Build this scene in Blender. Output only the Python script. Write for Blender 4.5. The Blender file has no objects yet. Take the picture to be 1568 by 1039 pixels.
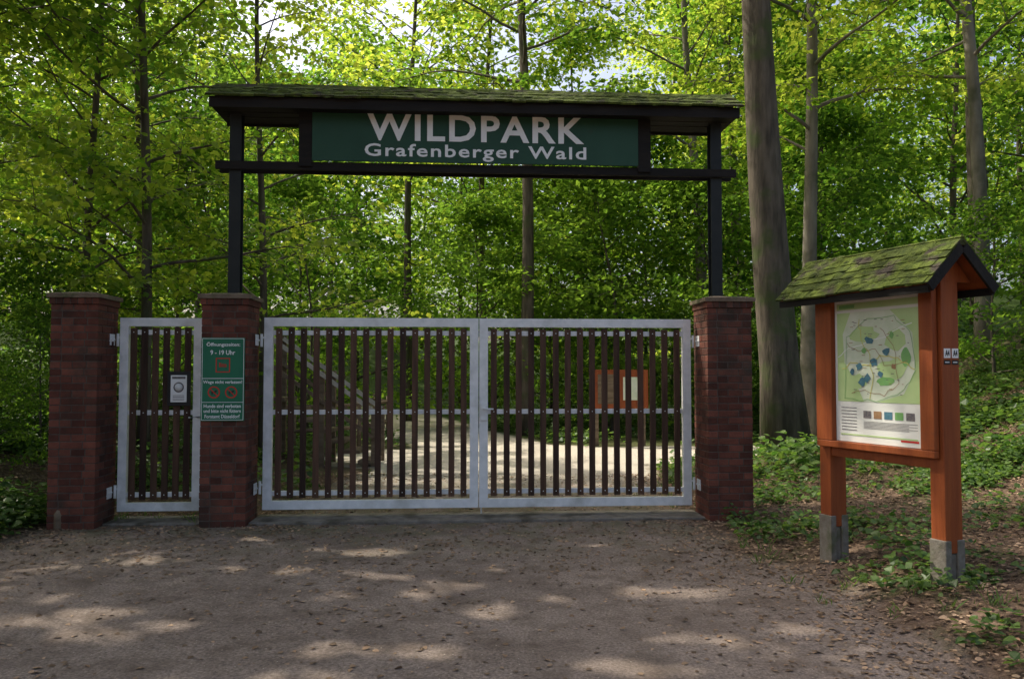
import bpy, math, random
import numpy as np
from mathutils import Vector, Matrix

random.seed(7); RNG=np.random.default_rng(7)
scene=bpy.context.scene
scene.view_settings.view_transform='Standard'
scene.view_settings.look='None'
scene.view_settings.exposure=0
COL=scene.collection
SUN_AZ=math.radians(-62); SUN_EL=math.radians(52)
SUN=Vector((math.sin(SUN_AZ)*math.cos(SUN_EL),math.cos(SUN_AZ)*math.cos(SUN_EL),math.sin(SUN_EL)))

# ------------------------------------------------------------------ materials
def new_mat(name):
    m=bpy.data.materials.new(name); m.use_nodes=True
    nt=m.node_tree; nt.nodes.clear()
    out=nt.nodes.new('ShaderNodeOutputMaterial')
    return m,nt,out
def N(nt,t,**kw):
    n=nt.nodes.new(t)
    for k,v in kw.items():
        setattr(n,k,v)
    return n
def ramp(nt,fac,stops):
    r=N(nt,'ShaderNodeValToRGB')
    e=r.color_ramp.elements
    while len(e)<len(stops): e.new(0.5)
    for i,(p,c) in enumerate(stops):
        e[i].position=p; e[i].color=(c[0],c[1],c[2],1) if hasattr(c,'__len__') else (c,c,c,1)
    nt.links.new(fac,r.inputs['Fac']); return r.outputs['Color']
def noise(nt,scale,detail=4,coord='Object',stretch=None,rough=0.55):
    tc=N(nt,'ShaderNodeTexCoord'); o=tc.outputs[coord]
    if stretch:
        mp=N(nt,'ShaderNodeMapping'); mp.inputs['Scale'].default_value=stretch
        nt.links.new(o,mp.inputs['Vector']); o=mp.outputs['Vector']
    n=N(nt,'ShaderNodeTexNoise'); n.inputs['Scale'].default_value=scale
    n.inputs['Detail'].default_value=detail; n.inputs['Roughness'].default_value=rough
    nt.links.new(o,n.inputs['Vector']); return n.outputs['Fac']
def mixc(nt,fac,a,b,mode='MIX'):
    m=N(nt,'ShaderNodeMix',data_type='RGBA',blend_type=mode)
    for s,v in ((m.inputs[0],fac),(m.inputs[6],a),(m.inputs[7],b)):
        if isinstance(v,bpy.types.NodeSocket): nt.links.new(v,s)
        elif hasattr(v,'__len__'): s.default_value=(v[0],v[1],v[2],1)
        else: s.default_value=v
    return m.outputs[2]
def simple(name,c1,c2=None,scale=8,rough=.7,metal=0,bump=0,bscale=None,stretch=None,lo=.35,hi=.65,third=None,attr=None):
    m,nt,out=new_mat(name)
    p=N(nt,'ShaderNodeBsdfPrincipled'); nt.links.new(p.outputs[0],out.inputs[0])
    p.inputs['Roughness'].default_value=rough; p.inputs['Metallic'].default_value=metal
    p.inputs['Specular IOR Level'].default_value=.3
    if c2 is None: c2=tuple(x*.8 for x in c1)
    f=noise(nt,scale,5,stretch=stretch)
    col=ramp(nt,f,[(lo,c1),(hi,c2)])
    if third:
        f3=noise(nt,third[1],5); k=ramp(nt,f3,[(third[2],(0,0,0)),(third[3],(1,1,1))])
        col=mixc(nt,k,col,third[0])
    if attr:
        a=N(nt,'ShaderNodeAttribute',attribute_name='lv')
        k=ramp(nt,a.outputs['Fac'],[(0,(attr[0],)*3),(1,(attr[1],)*3)])
        col=mixc(nt,1.0,col,k,'MULTIPLY')
    nt.links.new(col,p.inputs['Base Color'])
    if bump:
        b=N(nt,'ShaderNodeBump'); b.inputs['Strength'].default_value=bump; b.inputs['Distance'].default_value=.02
        nt.links.new(noise(nt,bscale or scale*3,6,stretch=stretch),b.inputs['Height'])
        nt.links.new(b.outputs[0],p.inputs['Normal'])
    return m
def leafmat(name,ca,cb,ta,tb,tmix=.5,gloss=False):
    m,nt,out=new_mat(name)
    a=N(nt,'ShaderNodeAttribute',attribute_name='lv')
    c=ramp(nt,a.outputs['Fac'],[(.1,ca),(.9,cb)])
    t=ramp(nt,a.outputs['Fac'],[(.1,ta),(.9,tb)])
    if gloss:
        p=N(nt,'ShaderNodeBsdfPrincipled'); p.inputs['Roughness'].default_value=.42
        p.inputs['Specular IOR Level'].default_value=.35
        nt.links.new(c,p.inputs['Base Color'])
    else:
        p=N(nt,'ShaderNodeBsdfDiffuse'); nt.links.new(c,p.inputs['Color'])
    tr=N(nt,'ShaderNodeBsdfTranslucent'); nt.links.new(t,tr.inputs['Color'])
    mx=N(nt,'ShaderNodeMixShader'); mx.inputs[0].default_value=tmix
    nt.links.new(p.outputs[0],mx.inputs[1]); nt.links.new(tr.outputs[0],mx.inputs[2])
    nt.links.new(mx.outputs[0],out.inputs[0])
    return m

M={}
M['leaf']=leafmat('leaf_maple',(.06,.115,.012),(.23,.31,.04),(.22,.44,.02),(.92,.98,.12),.55)
M['leafg']=leafmat('leaf_maple_near',(.05,.105,.013),(.20,.28,.035),(.22,.44,.02),(.88,.96,.10),.55,True)
M['leaf_d']=leafmat('leaf_dark',(.025,.060,.012),(.10,.17,.028),(.08,.24,.02),(.42,.66,.06),.45)  # darker leaf copy; shade of understory and canopy hollows put into its colour
M['ivy']=leafmat('leaf_ivy',(.04,.085,.02),(.11,.18,.045),(.10,.24,.03),(.28,.44,.06),.35,True)
M['dry']=simple('dry_leaf',(.15,.09,.05),(.32,.22,.14),scale=3,rough=.8,attr=(.4,1.5))
M['bark']=simple('bark',(.05,.042,.030),(.13,.108,.08),scale=9,rough=.95,bump=1,bscale=14,stretch=(1,1,.18),third=((.06,.08,.025),2.2,.5,.7))
M['bark_l']=simple('bark_light',(.13,.115,.09),(.22,.20,.16),scale=6,rough=.95,bump=.6,bscale=14,stretch=(1,1,.25),third=((.07,.08,.04),1.5,.5,.7))
M['brick']=simple('brick_red',(.105,.037,.024),(.17,.057,.036),scale=5,rough=.9,bump=.4,bscale=60,attr=(.55,1.3),third=((.05,.036,.026),3,.5,.72))
M['mortar']=simple('mortar',(.07,.055,.045),(.11,.088,.07),scale=20,rough=.95)
M['cap']=simple('pillar_cap_stone',(.13,.095,.065),(.20,.15,.105),scale=7,rough=.95,bump=.5,bscale=30,third=((.07,.085,.03),4,.5,.65))
M['galv']=simple('galvanised_steel',(.70,.71,.69),(.84,.84,.82),scale=10,rough=.4,metal=0,third=((.48,.48,.43),3,.54,.78))
M['slat']=simple('slat_wood',(.050,.026,.016),(.10,.053,.031),scale=6,rough=.75,bump=.3,bscale=30,stretch=(3,3,.3),attr=(.6,1.4))
M['post']=simple('dark_painted_steel',(.010,.013,.012),(.017,.02,.018),scale=6,rough=.55)
M['darkwood']=simple('dark_wood',(.008,.007,.006),(.016,.013,.010),scale=6,rough=.8,bump=.3,stretch=(.3,2,2))
M['green']=simple('sign_green_paint',(.014,.058,.030),(.02,.072,.038),scale=2.5,rough=.5,third=((.03,.055,.028),9,.62,.8))
M['green2']=simple('notice_green',(.010,.13,.065),(.014,.15,.075),scale=3,rough=.4)
M['white']=simple('white_paint',(.80,.81,.78),(.86,.87,.84),scale=9,rough=.5)
M['red']=simple('red_paint',(.55,.03,.02),(.5,.03,.02),rough=.5)
M['moss']=simple('mossy_shingle',(.035,.052,.008),(.10,.13,.020),scale=11,rough=1,bump=1,bscale=50,attr=(.6,1.35),third=((.05,.04,.03),5,.55,.66))
M['orange']=simple('stained_wood',(.22,.050,.013),(.30,.075,.018),scale=5,rough=.55,bump=.2,bscale=25,stretch=(3,3,.25),third=((.12,.04,.018),3,.6,.8))
M['foot']=simple('concrete_foot',(.15,.13,.10),(.22,.20,.165),scale=15,rough=.9,bump=.3,third=((.08,.09,.04),6,.5,.7))
M['conc']=simple('concrete_sill',(.16,.14,.115),(.24,.215,.18),scale=10,rough=.95,bump=.4,bscale=40,third=((.08,.07,.05),3,.5,.65))
M['black']=simple('black_plastic',(.015,.015,.015),(.02,.02,.02),rough=.5)
M['paper']=simple('map_paper',(.80,.80,.74),(.76,.77,.70),scale=3,rough=.35)
M['mapg1']=simple('map_light_green',(.50,.64,.30),(.44,.60,.26),scale=6,rough=.35)
M['mapg2']=simple('map_mid_green',(.22,.45,.14),(.18,.40,.14),scale=20,rough=.35)
M['mapg3']=simple('map_pale',(.68,.72,.58),(.58,.66,.48),scale=9,rough=.35)
M['mapb']=simple('map_blue',(.06,.16,.20),(.10,.22,.28),scale=30,rough=.35)
M['mapt']=simple('map_text',(.10,.10,.12),(.25,.22,.2),scale=60,rough=.4)
M['mapy']=simple('map_yellow',(.62,.60,.18),(.55,.55,.16),scale=8,rough=.35)
M['maph']=simple('map_brown',(.38,.24,.12),(.30,.17,.09),scale=30,rough=.35)
M['oldwood']=simple('old_wood',(.12,.085,.055),(.20,.15,.10),scale=7,rough=.9,bump=.3,stretch=(.3,2,2))
M['palewood']=simple('pale_weathered_wood',(.38,.34,.28),(.5,.46,.4),scale=7,rough=.9,bump=.3,stretch=(.3,2,2))

# ------------------------------------------------------------------ mesh builder
class MB:
    def __init__(s): s.v=[];s.f=[];s.m=[];s.lv=[];s.mats=[];s.sm=[]
    def mi(s,k):
        if k not in s.mats: s.mats.append(k)
        return s.mats.index(k)
    def add(s,vs,fs,k,lv=None,smooth=False):
        o=len(s.v); s.v+= [tuple(v) for v in vs]; i=s.mi(k)
        lv=random.random() if lv is None else lv
        for f in fs: s.f.append([a+o for a in f]); s.m.append(i); s.lv.append(lv); s.sm.append(smooth)
    def box(s,c,d,k,rot=None,lv=None):
        x,y,z=[a/2 for a in d]
        vs=[Vector((a*x,b*y,e*z)) for a in(-1,1) for b in(-1,1) for e in(-1,1)]
        if rot: vs=[rot@v for v in vs]
        c=Vector(c); vs=[v+c for v in vs]
        s.add(vs,[(0,1,3,2),(4,6,7,5),(0,4,5,1),(2,3,7,6),(0,2,6,4),(1,5,7,3)],k,lv)
    def span(s,a,b,k,lv=None):
        s.box([(a[i]+b[i])/2 for i in range(3)],[abs(b[i]-a[i]) for i in range(3)],k,lv=lv)
    def beam(s,p,q,w,h,k):
        p=Vector(p);q=Vector(q);d=q-p; r=d.to_track_quat('X','Z').to_matrix()
        s.box((p+q)/2,(d.length,w,h),k,rot=r)
    def tube(s,pts,rad,k,n=8,cap=True,wob=0):
        pts=[Vector(p) for p in pts]
        ref=Vector((1,0,0))
        vs=[]
        for i,p in enumerate(pts):
            t=(pts[min(i+1,len(pts)-1)]-pts[max(i-1,0)]).normalized()
            a=t.cross(ref)
            if a.length<.1: a=t.cross(Vector((0,1,0)))
            a.normalize(); b=t.cross(a)
            for j in range(n):
                an=2*math.pi*j/n
                rr=rad[i]*(1+(wob*math.sin(3*an+i*.7)+wob*.6*math.sin(5*an-i*.4) if wob else 0))
                vs.append(p+(a*math.cos(an)+b*math.sin(an))*rr)
        fs=[]
        for i in range(len(pts)-1):
            for j in range(n):
                j2=(j+1)%n
                fs.append((i*n+j,i*n+j2,(i+1)*n+j2,(i+1)*n+j))
        if cap: fs.append(tuple(range(n))[::-1]); fs.append(tuple((len(pts)-1)*n+j for j in range(n)))
        s.add(vs,fs,k,smooth=True)
    def mesh(s,name):
        me=bpy.data.meshes.new(name); me.from_pydata(s.v,[],s.f)
        for k in s.mats: me.materials.append(M[k])
        me.polygons.foreach_set('material_index',s.m)
        me.polygons.foreach_set('use_smooth',s.sm)
        a=me.attributes.new('lv','FLOAT','FACE'); a.data.foreach_set('value',s.lv)
        me.update(); return me
def obj(name,me,loc=(0,0,0),rz=0,parent=None,bevel=0):
    o=bpy.data.objects.new(name,me); COL.objects.link(o); o.location=loc; o.rotation_euler=(0,0,rz)
    if parent: o.parent=parent
    if bevel:
        b=o.modifiers.new('bevel','BEVEL'); b.width=bevel; b.segments=2; b.limit_method='ANGLE'
    return o
def text(name,body,x0,x1,z0,z1,y,k,parent,ext=.004,off=0.0,space=1.0):
    """upright text fitted in the rectangle x0..x1,z0..z1, facing -Y of the parent"""
    cu=bpy.data.curves.new(name,'FONT'); cu.body=body; cu.size=1; cu.offset=off; cu.extrude=.001
    cu.space_character=space
    cu.resolution_u=3
    t=bpy.data.objects.new(name+'_tmp',cu); COL.objects.link(t)
    dg=bpy.context.evaluated_depsgraph_get(); dg.update()
    me=bpy.data.meshes.new_from_object(t.evaluated_get(dg)); bpy.data.objects.remove(t)
    n=len(me.vertices); co=np.empty(n*3); me.vertices.foreach_get('co',co); co=co.reshape(-1,3)
    mn=co.min(0); mx=co.max(0)
    out=np.empty_like(co)
    out[:,0]=x0+(co[:,0]-mn[0])/(mx[0]-mn[0])*(x1-x0)
    out[:,2]=z0+(co[:,1]-mn[1])/(mx[1]-mn[1])*(z1-z0)
    zz=(co[:,2]-mn[2])/max(mx[2]-mn[2],1e-6)
    out[:,1]=y-zz*ext
    me.vertices.foreach_set('co',out.ravel()); me.materials.clear(); me.materials.append(M[k]); me.update()
    o=obj(name,me,parent=parent); return o

# ------------------------------------------------------------------ terrain
def sstep(a,b,x):
    t=np.clip((x-a)/(b-a),0,1); return t*t*(3-2*t)
def sat(d,slope,mx): 
    d=np.maximum(d,0); return mx*(1-np.exp(-d*slope/mx))
def Hf(x,y):
    x=np.asarray(x,float); y=np.asarray(y,float)
    l=sat(-5.0-x-1.5*sstep(8.0,5.0,y),.6,2.3)*sstep(4,8,y)
    r=sat(x-2.35,.27,.45)*(1-sstep(12.8,14.5,y)*(1-sstep(6,8,x)))
    r2=sat(x-5.7,.50,4.2)*sstep(4.5,8.5,y)*(1-.7*sstep(13.5,15.5,y)*(1-sstep(7,10,x)))
    b=sat(y-40,.22,6)
    u=.03*np.sin(x*1.3+y*.7)+.02*np.sin(x*2.9-y*1.9)
    amp=sstep(.0,.25,l+r+r2)*1.0+.12
    return l+r+r2+b+u*amp
def seg(x,y,pts,w):
    best=np.full(np.shape(x),-1e9)
    for (ax,ay),(bx,by) in zip(pts[:-1],pts[1:]):
        dx,dy=bx-ax,by-ay; t=np.clip(((x-ax)*dx+(y-ay)*dy)/(dx*dx+dy*dy),0,1)
        best=np.maximum(best,w-np.hypot(x-ax-t*dx,y-ay-t*dy))
    return best
def drive_d(x,y):
    xr=2.45-1.45*sstep(6.3,9.0,y)+.5*sstep(4.5,2,y)
    xl=-6.4+1.55*sstep(5.5,8.1,y)
    a=np.minimum(np.minimum(xr-x,x-xl),8.75-y)
    b=seg(x,y,[(-.3,7),(-.3,11),(.2,16)],2.3)
    c=seg(x,y,[(-2,15.5),(4,16.2),(5.6,16.4)],1.7)
    d=seg(x,y,[(.2,15.5),(-2.0,22),(-4.5,31)],1.5)
    return np.maximum(np.maximum(a,b),np.maximum(c,d))

def axis(lo,hi,a,b,step,far):
    mid=np.arange(a,b+1e-6,step)
    def ext(start,end,sgn):
        r=[];p=start;s=step
        while (p*sgn<end*sgn): s*=1.18; s=min(s,far); p=p+sgn*s; r.append(p)
        return r
    return np.array(sorted(ext(a,lo,-1))+list(mid)+ext(b,hi,1))
gx=axis(-220,220,-8,9,.14,12); gy=axis(-120,320,1.0,22,.14,12)
X,Y=np.meshgrid(gx,gy); Z=Hf(X,Y)
nx,ny=len(gx),len(gy)
D=np.clip(.5+drive_d(X,Y)/1.0,0,1)
idx=np.arange(nx*ny).reshape(ny,nx)
F=np.stack([idx[:-1,:-1],idx[:-1,1:],idx[1:,1:],idx[1:,:-1]],-1).reshape(-1,4)
def grid_obj(name,F,dz,mat):
    used=np.unique(F); remap=np.full(nx*ny,-1); remap[used]=np.arange(len(used))
    V=np.stack([X.ravel(),Y.ravel(),Z.ravel()+dz],-1)[used]; F2=remap[F]
    me=bpy.data.meshes.new(name); me.vertices.add(len(V)); me.vertices.foreach_set('co',V.ravel())
    me.loops.add(F2.size); me.loops.foreach_set('vertex_index',F2.ravel().astype(np.int32))
    me.polygons.add(len(F2)); me.polygons.foreach_set('loop_start',np.arange(len(F2),dtype=np.int32)*4)
    me.update(calc_edges=True)
    me.polygons.foreach_set('use_smooth',np.ones(len(F2),bool))
    at=me.attributes.new('drive','FLOAT','POINT'); at.data.foreach_set('value',D.ravel()[used])
    me.materials.append(mat); return obj(name,me)
def groundmat():
    m,nt,out=new_mat('ground_dirt')
    L=nt.links.new
    at=N(nt,'ShaderNodeAttribute',attribute_name='drive')
    nz=noise(nt,1.6,6); nz2=noise(nt,14,4)
    s=N(nt,'ShaderNodeMath',operation='MULTIPLY_ADD'); L(nz,s.inputs[0]); s.inputs[1].default_value=.9; L(at.outputs['Fac'],s.inputs[2])
    s2=N(nt,'ShaderNodeMath',operation='MULTIPLY_ADD'); L(nz2,s2.inputs[0]); s2.inputs[1].default_value=.35; L(s.outputs[0],s2.inputs[2])
    mr=N(nt,'ShaderNodeMapRange'); mr.inputs['From Min'].default_value=1.0; mr.inputs['From Max'].default_value=1.28
    L(s2.outputs[0],mr.inputs['Value'])
    d1=ramp(nt,noise(nt,.9,6,rough=.65),[(.3,(.18,.143,.120)),(.7,(.30,.245,.207))])
    d2=ramp(nt,noise(nt,55,4,rough=.7),[(.35,(.5,.5,.5)),(.7,(1.4,1.37,1.35))])
    dirt=mixc(nt,1.0,d1,d2,'MULTIPLY')
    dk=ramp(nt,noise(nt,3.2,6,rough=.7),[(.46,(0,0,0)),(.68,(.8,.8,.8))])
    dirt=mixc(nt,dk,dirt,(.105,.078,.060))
    tcg=N(nt,'ShaderNodeTexCoord'); sg_=N(nt,'ShaderNodeSeparateXYZ'); L(tcg.outputs['Object'],sg_.inputs[0])
    mg=N(nt,'ShaderNodeMapRange'); mg.inputs['From Min'].default_value=6.6; mg.inputs['From Max'].default_value=8.6; mg.inputs['To Max'].default_value=.7; L(sg_.outputs['Y'],mg.inputs['Value'])
    mgn=ramp(nt,noise(nt,2.1,5,rough=.7),[(.42,(0,0,0)),(.62,(1,1,1))])
    mgm=N(nt,'ShaderNodeMath',operation='MULTIPLY'); L(mg.outputs[0],mgm.inputs[0]); L(mgn,mgm.inputs[1])
    dirt=mixc(nt,mgm.outputs[0],dirt,(.115,.115,.06))
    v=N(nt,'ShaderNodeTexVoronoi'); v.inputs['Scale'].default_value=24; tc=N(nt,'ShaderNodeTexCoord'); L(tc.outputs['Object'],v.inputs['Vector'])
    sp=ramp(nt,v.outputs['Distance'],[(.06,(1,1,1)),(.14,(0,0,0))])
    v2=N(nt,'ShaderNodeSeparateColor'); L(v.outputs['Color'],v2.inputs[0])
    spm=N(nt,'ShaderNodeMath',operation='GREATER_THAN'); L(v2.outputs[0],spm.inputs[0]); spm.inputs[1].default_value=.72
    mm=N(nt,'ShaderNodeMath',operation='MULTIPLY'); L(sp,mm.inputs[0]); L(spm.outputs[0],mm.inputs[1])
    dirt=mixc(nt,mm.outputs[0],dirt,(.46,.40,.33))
    pg=N(nt,'ShaderNodeMapRange'); pg.inputs['From Min'].default_value=10.5; pg.inputs['From Max'].default_value=13.5; pg.inputs['To Max'].default_value=.85; L(sg_.outputs['Y'],pg.inputs['Value'])
    dirt=mixc(nt,pg.outputs[0],dirt,ramp(nt,noise(nt,20,5),[(.3,(.46,.41,.34)),(.7,(.66,.60,.51))]))  # light gravel past the gate, painted paler still to look sunlit
    l1=ramp(nt,noise(nt,22,6,rough=.75),[(.3,(.05,.03,.02)),(.5,(.12,.08,.055)),(.72,(.23,.165,.12))])
    gk=ramp(nt,noise(nt,1.3,6,rough=.7),[(.5,(0,0,0)),(.64,(.5,.5,.5))])
    far=N(nt,'ShaderNodeMapRange'); far.inputs['From Min'].default_value=12; far.inputs['From Max'].default_value=22; L(sg_.outputs['Y'],far.inputs['Value'])
    mxx=N(nt,'ShaderNodeMath',operation='MAXIMUM'); L(gk,mxx.inputs[0]); L(far.outputs[0],mxx.inputs[1])
    lit=mixc(nt,mxx.outputs[0],l1,ramp(nt,noise(nt,30,4),[(.3,(.02,.042,.008)),(.7,(.07,.11,.022))]))
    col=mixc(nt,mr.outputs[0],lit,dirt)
    p=N(nt,'ShaderNodeBsdfPrincipled'); p.inputs['Roughness'].default_value=.95; p.inputs['Specular IOR Level'].default_value=.15
    L(col,p.inputs['Base Color']); L(p.outputs[0],out.inputs[0])
    b=N(nt,'ShaderNodeBump'); b.inputs['Strength'].default_value=.6; b.inputs['Distance'].default_value=.02
    L(noise(nt,28,8,rough=.7),b.inputs['Height']); L(b.outputs[0],p.inputs['Normal'])
    return m
GM=groundmat()
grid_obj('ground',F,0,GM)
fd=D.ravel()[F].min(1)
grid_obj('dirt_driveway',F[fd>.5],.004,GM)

# ------------------------------------------------------------------ leaf geometry
def unit(a): return a/np.maximum(np.linalg.norm(a,axis=1,keepdims=True),1e-9)
def leaves_arrays(P,Dr,Nn,S,hexa=False,wid=.36):
    Dr=unit(Dr); W=unit(np.cross(Nn,Dr)); Nn=np.cross(Dr,W)
    S=S[:,None]
    if hexa:
        pr=[(0,0,0),(.28,wid*.95,.06),(.62,wid*.8,.05),(1,0,-.08),(.62,-wid*.8,.05),(.28,-wid*.95,.06)]
    else:
        pr=[(0,0,0),(.45,wid,.06),(1,0,-.06),(.45,-wid,.06)]
    V=np.stack([P+S*(a*Dr+b*W+c*Nn) for a,b,c in pr],1)
    return V,len(pr)
def raw_mesh(name,V,Lp,st,mi,sm,lv,keys):
    me=bpy.data.meshes.new(name); me.vertices.add(len(V)); me.vertices.foreach_set('co',V.ravel())
    me.loops.add(len(Lp)); me.loops.foreach_set('vertex_index',Lp.astype(np.int32))
    me.polygons.add(len(st)); me.polygons.foreach_set('loop_start',st.astype(np.int32))
    me.update(calc_edges=True)
    for k in keys: me.materials.append(M[k])
    me.polygons.foreach_set('material_index',mi.astype(np.int32))
    me.polygons.foreach_set('use_smooth',sm)
    a=me.attributes.new('lv','FLOAT','FACE'); a.data.foreach_set('value',lv.astype(np.float32))
    me.update(); return me
def merge_arrays(mb,groups,mats):
    vs=[];loops=[];starts=[];mi=[];lv=[];sm=[]
    off=0;ls=0
    keys=list(mats)
    if mb and mb.v:
        V=np.array(mb.v,float); vs.append(V)
        ln=np.array([len(f) for f in mb.f])
        loops.append(np.concatenate([np.array(f) for f in mb.f])); starts.append(np.concatenate([[0],np.cumsum(ln)[:-1]])); ls+=int(ln.sum())
        mi.append(np.array([keys.index(mb.mats[i]) for i in mb.m])); lv.append(np.array(mb.lv)); sm.append(np.array(mb.sm,bool))
        off=len(V)
    for V,k,mk,l in groups:
        n=len(V); vs.append(V.reshape(-1,3)); loops.append(np.arange(n*k)+off)
        starts.append(ls+np.arange(n)*k); ls+=n*k; off+=n*k
        mi.append(np.full(n,keys.index(mk))); lv.append(l); sm.append(np.zeros(n,bool))
    return [np.concatenate(a) for a in (vs,loops,starts,mi,sm,lv)]+[keys]
def merge_mesh(name,mb,groups,mats): return raw_mesh(name,*merge_arrays(mb,groups,mats))

def make_tree(name,seed,Ht,r0,cs,R,limbs,nsub,per,leafL,leafkey='leaf',bark='bark',lean=(0,0),hexa=False,flat=.22,wob=.0,seg_n=9,flare=1.25,sprayr=.55,twigs=True,wig=.016):
    rs=np.random.default_rng(seed); rr=random.Random(seed); mb=MB()
    nT=14
    tp=[];tr=[]
    ph=rr.random()*6
    for i in range(nT):
        t=i/(nT-1)
        tp.append(Vector((lean[0]*t+wig*Ht*math.sin(ph+t*6)*t, lean[1]*t+wig*Ht*math.cos(ph*1.7+t*5)*t, Ht*t-(.3 if i==0 else 0))))
        tr.append(r0*((1-t)**.8*.95+.05)*(1+(flare-1)*math.exp(-t*Ht/.5)))
    mb.tube(tp,tr,bark,n=14 if wob else seg_n,wob=wob)
    def tpos(t):
        f=t*(nT-1); i=min(int(f),nT-2); return tp[i].lerp(tp[i+1],f-i), tr[i]+(tr[i+1]-tr[i])*(f-i)
    C=[];Rr=[]
    for i in range(limbs):
        tt=(i+.5)/limbs; t=cs+(1-cs)*tt*.97
        p,rt=tpos(t); az=i*2.399+rr.uniform(-.5,.5)
        prof=(.62+.5*math.sin(math.pi*min(1,tt*.9+.1)))*(1-.55*tt**2.2)
        L=R*prof*rr.uniform(.6,1.15); el=math.radians(rr.uniform(5,30)+38*tt)
        d=Vector((math.cos(az)*math.cos(el),math.sin(az)*math.cos(el),math.sin(el)))
        pts=[p.copy()]; cur=d.copy()
        nn=6
        for j in range(nn):
            cur=(cur+Vector((rr.uniform(-.2,.2),rr.uniform(-.2,.2),rr.uniform(-.15,.08)))).normalized()
            pts.append(pts[-1]+cur*(L/nn))
        rl=max(.010,min(rt*.42,.018*L)); rad=[rl*(1-.85*j/nn) for j in range(nn+1)]
        mb.tube(pts,rad,bark,n=5,cap=False)
        for s in range(nsub):
            u=.3+.7*(s+rr.random())/nsub; f=u*nn; a=min(int(f),nn-1); q=pts[a].lerp(pts[a+1],f-a)
            dd=(pts[a+1]-pts[a]).normalized(); side=dd.cross(Vector((0,0,1))).normalized()*(1 if s%2 else -1)
            sd=(dd*.6+side*rr.uniform(.5,1)+Vector((0,0,rr.uniform(-.25,.3)))).normalized()
            SL=L*rr.uniform(.2,.38)*(1.15-.4*u)+.25
            e=q+sd*SL+Vector((0,0,-.06*SL)); m_=q.lerp(e,.5)+Vector((0,0,.05*SL))
            if twigs: mb.tube([q,m_,e],[rl*.3,rl*.2,.004],bark,n=3,cap=False)
            for w in (.4,.95):
                c=q.lerp(e,w); C.append(c); Rr.append(sprayr*rr.uniform(.65,1.25))
        C.append(pts[-1]); Rr.append(sprayr)
    C=np.array([list(c) for c in C]); Rr=np.array(Rr); n=len(C)
    ci=np.repeat(np.arange(n),per); K=len(ci)
    tilt=rs.normal(0,.25,(n,3)); tilt[:,2]=1; tilt=unit(tilt)
    a=rs.uniform(0,2*np.pi,K); rad=np.sqrt(rs.uniform(0,1,K))*Rr[ci]
    off=np.stack([np.cos(a)*rad,np.sin(a)*rad,rs.normal(0,flat*.35,K)*Rr[ci]],-1)
    nrm=tilt[ci]
    off[:,2]-= (off[:,0]*nrm[:,0]+off[:,1]*nrm[:,1]) + .25*rad**2/np.maximum(Rr[ci],.1)
    P=C[ci]+off
    Dr=np.stack([np.cos(a),np.sin(a),rs.uniform(-.7,.1,K)],-1)+rs.normal(0,.45,(K,3))
    Nn=nrm+rs.normal(0,.45,(K,3))
    S=leafL*rs.uniform(.6,1.25,K)
    V,k=leaves_arrays(P,Dr,Nn,S,hexa)
    lvl=np.clip(.45*rs.uniform(0,1,K)+.55*rs.uniform(0,1,n)[ci],0,1)
    return merge_arrays(mb,[(V,k,leafkey,lvl)],[bark,leafkey])

T={}
T['maple_a']=make_tree('maple_a',1,12,.075,.12,2.8,34,6,25,.12,'leafg',hexa=True,wig=.025)
T['maple_b']=make_tree('maple_b',2,14,.09,.14,2.9,36,6,25,.12,'leafg',hexa=True,wig=.022)
T['tall_a']=make_tree('tall_a',3,18,.16,.42,4.4,24,7,30,.18,'leaf',sprayr=.55)
T['tall_b']=make_tree('tall_b',4,20,.19,.40,4.8,26,7,28,.18,'leaf_d',sprayr=.58)
T['shade']=make_tree('shade',14,13.5,.20,.40,5.6,30,8,40,.15,'leaf_d',sprayr=.52)
T['big']=make_tree('big',6,20,.34,.40,5.2,28,7,24,.15,'leaf','bark',lean=(-1.3,.3),wob=.06,flare=1.35,sprayr=.65)
T['pale']=make_tree('pale',8,18,.18,.32,3.8,27,7,22,.15,'leaf','bark_l',lean=(-.5,0),sprayr=.6)
T['shrub_a']=make_tree('shrub_a',9,5.6,.04,.03,2.3,28,6,20,.13,'leaf_d',sprayr=.5,wig=.04)
T['shrub_b']=make_tree('shrub_b',10,3.6,.035,.05,1.8,22,5,20,.11,'leaf_d',sprayr=.45,wig=.04)
T['far_a']=make_tree('far_a',5,14,.12,.03,4.4,34,6,16,.24,'leaf_d',sprayr=.9,twigs=False)
T['far_b']=make_tree('far_b',12,18,.15,.12,4.8,34,6,16,.24,'leaf',sprayr=.9,twigs=False)

# gaps cut in the canopy along the sun's rays to shape light spots: (x, y, half width x, half width y) on the ground
GAPS=[]
rg=random.Random(77)
for (x,y) in [(-3.76,6.8),(-3.28,7.17),(-2.41,5.08),(-1.86,5.14),(-2.72,7.87),(-1.55,7.38),(-1.39,6.47),(-.77,6.08),(-.68,4.67),(-.2,4.83),
              (.24,5.35),(.98,5.99),(1.20,5.08),(1.63,5.28),(.79,4.4),(-3.13,5.42),(-1.37,4.3),(-4.3,6.4)]:
    for k in range(rg.choice([1,2,3])):
        GAPS.append((x+rg.uniform(-.4,.4),y+rg.uniform(-.16,.16),rg.uniform(.10,.26),rg.uniform(.07,.14)))
for k in range(34): GAPS.append((rg.uniform(-5,4),rg.uniform(3,8.6),rg.uniform(.06,.13),rg.uniform(.04,.09)))
for k in range(90): GAPS.append((rg.uniform(2.5,10),rg.uniform(4,13.5),rg.uniform(.1,.4),rg.uniform(.08,.3)))
for k in range(26): GAPS.append((rg.uniform(-7.5,-5),rg.uniform(8,13),rg.uniform(.1,.3),rg.uniform(.08,.25)))
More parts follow.
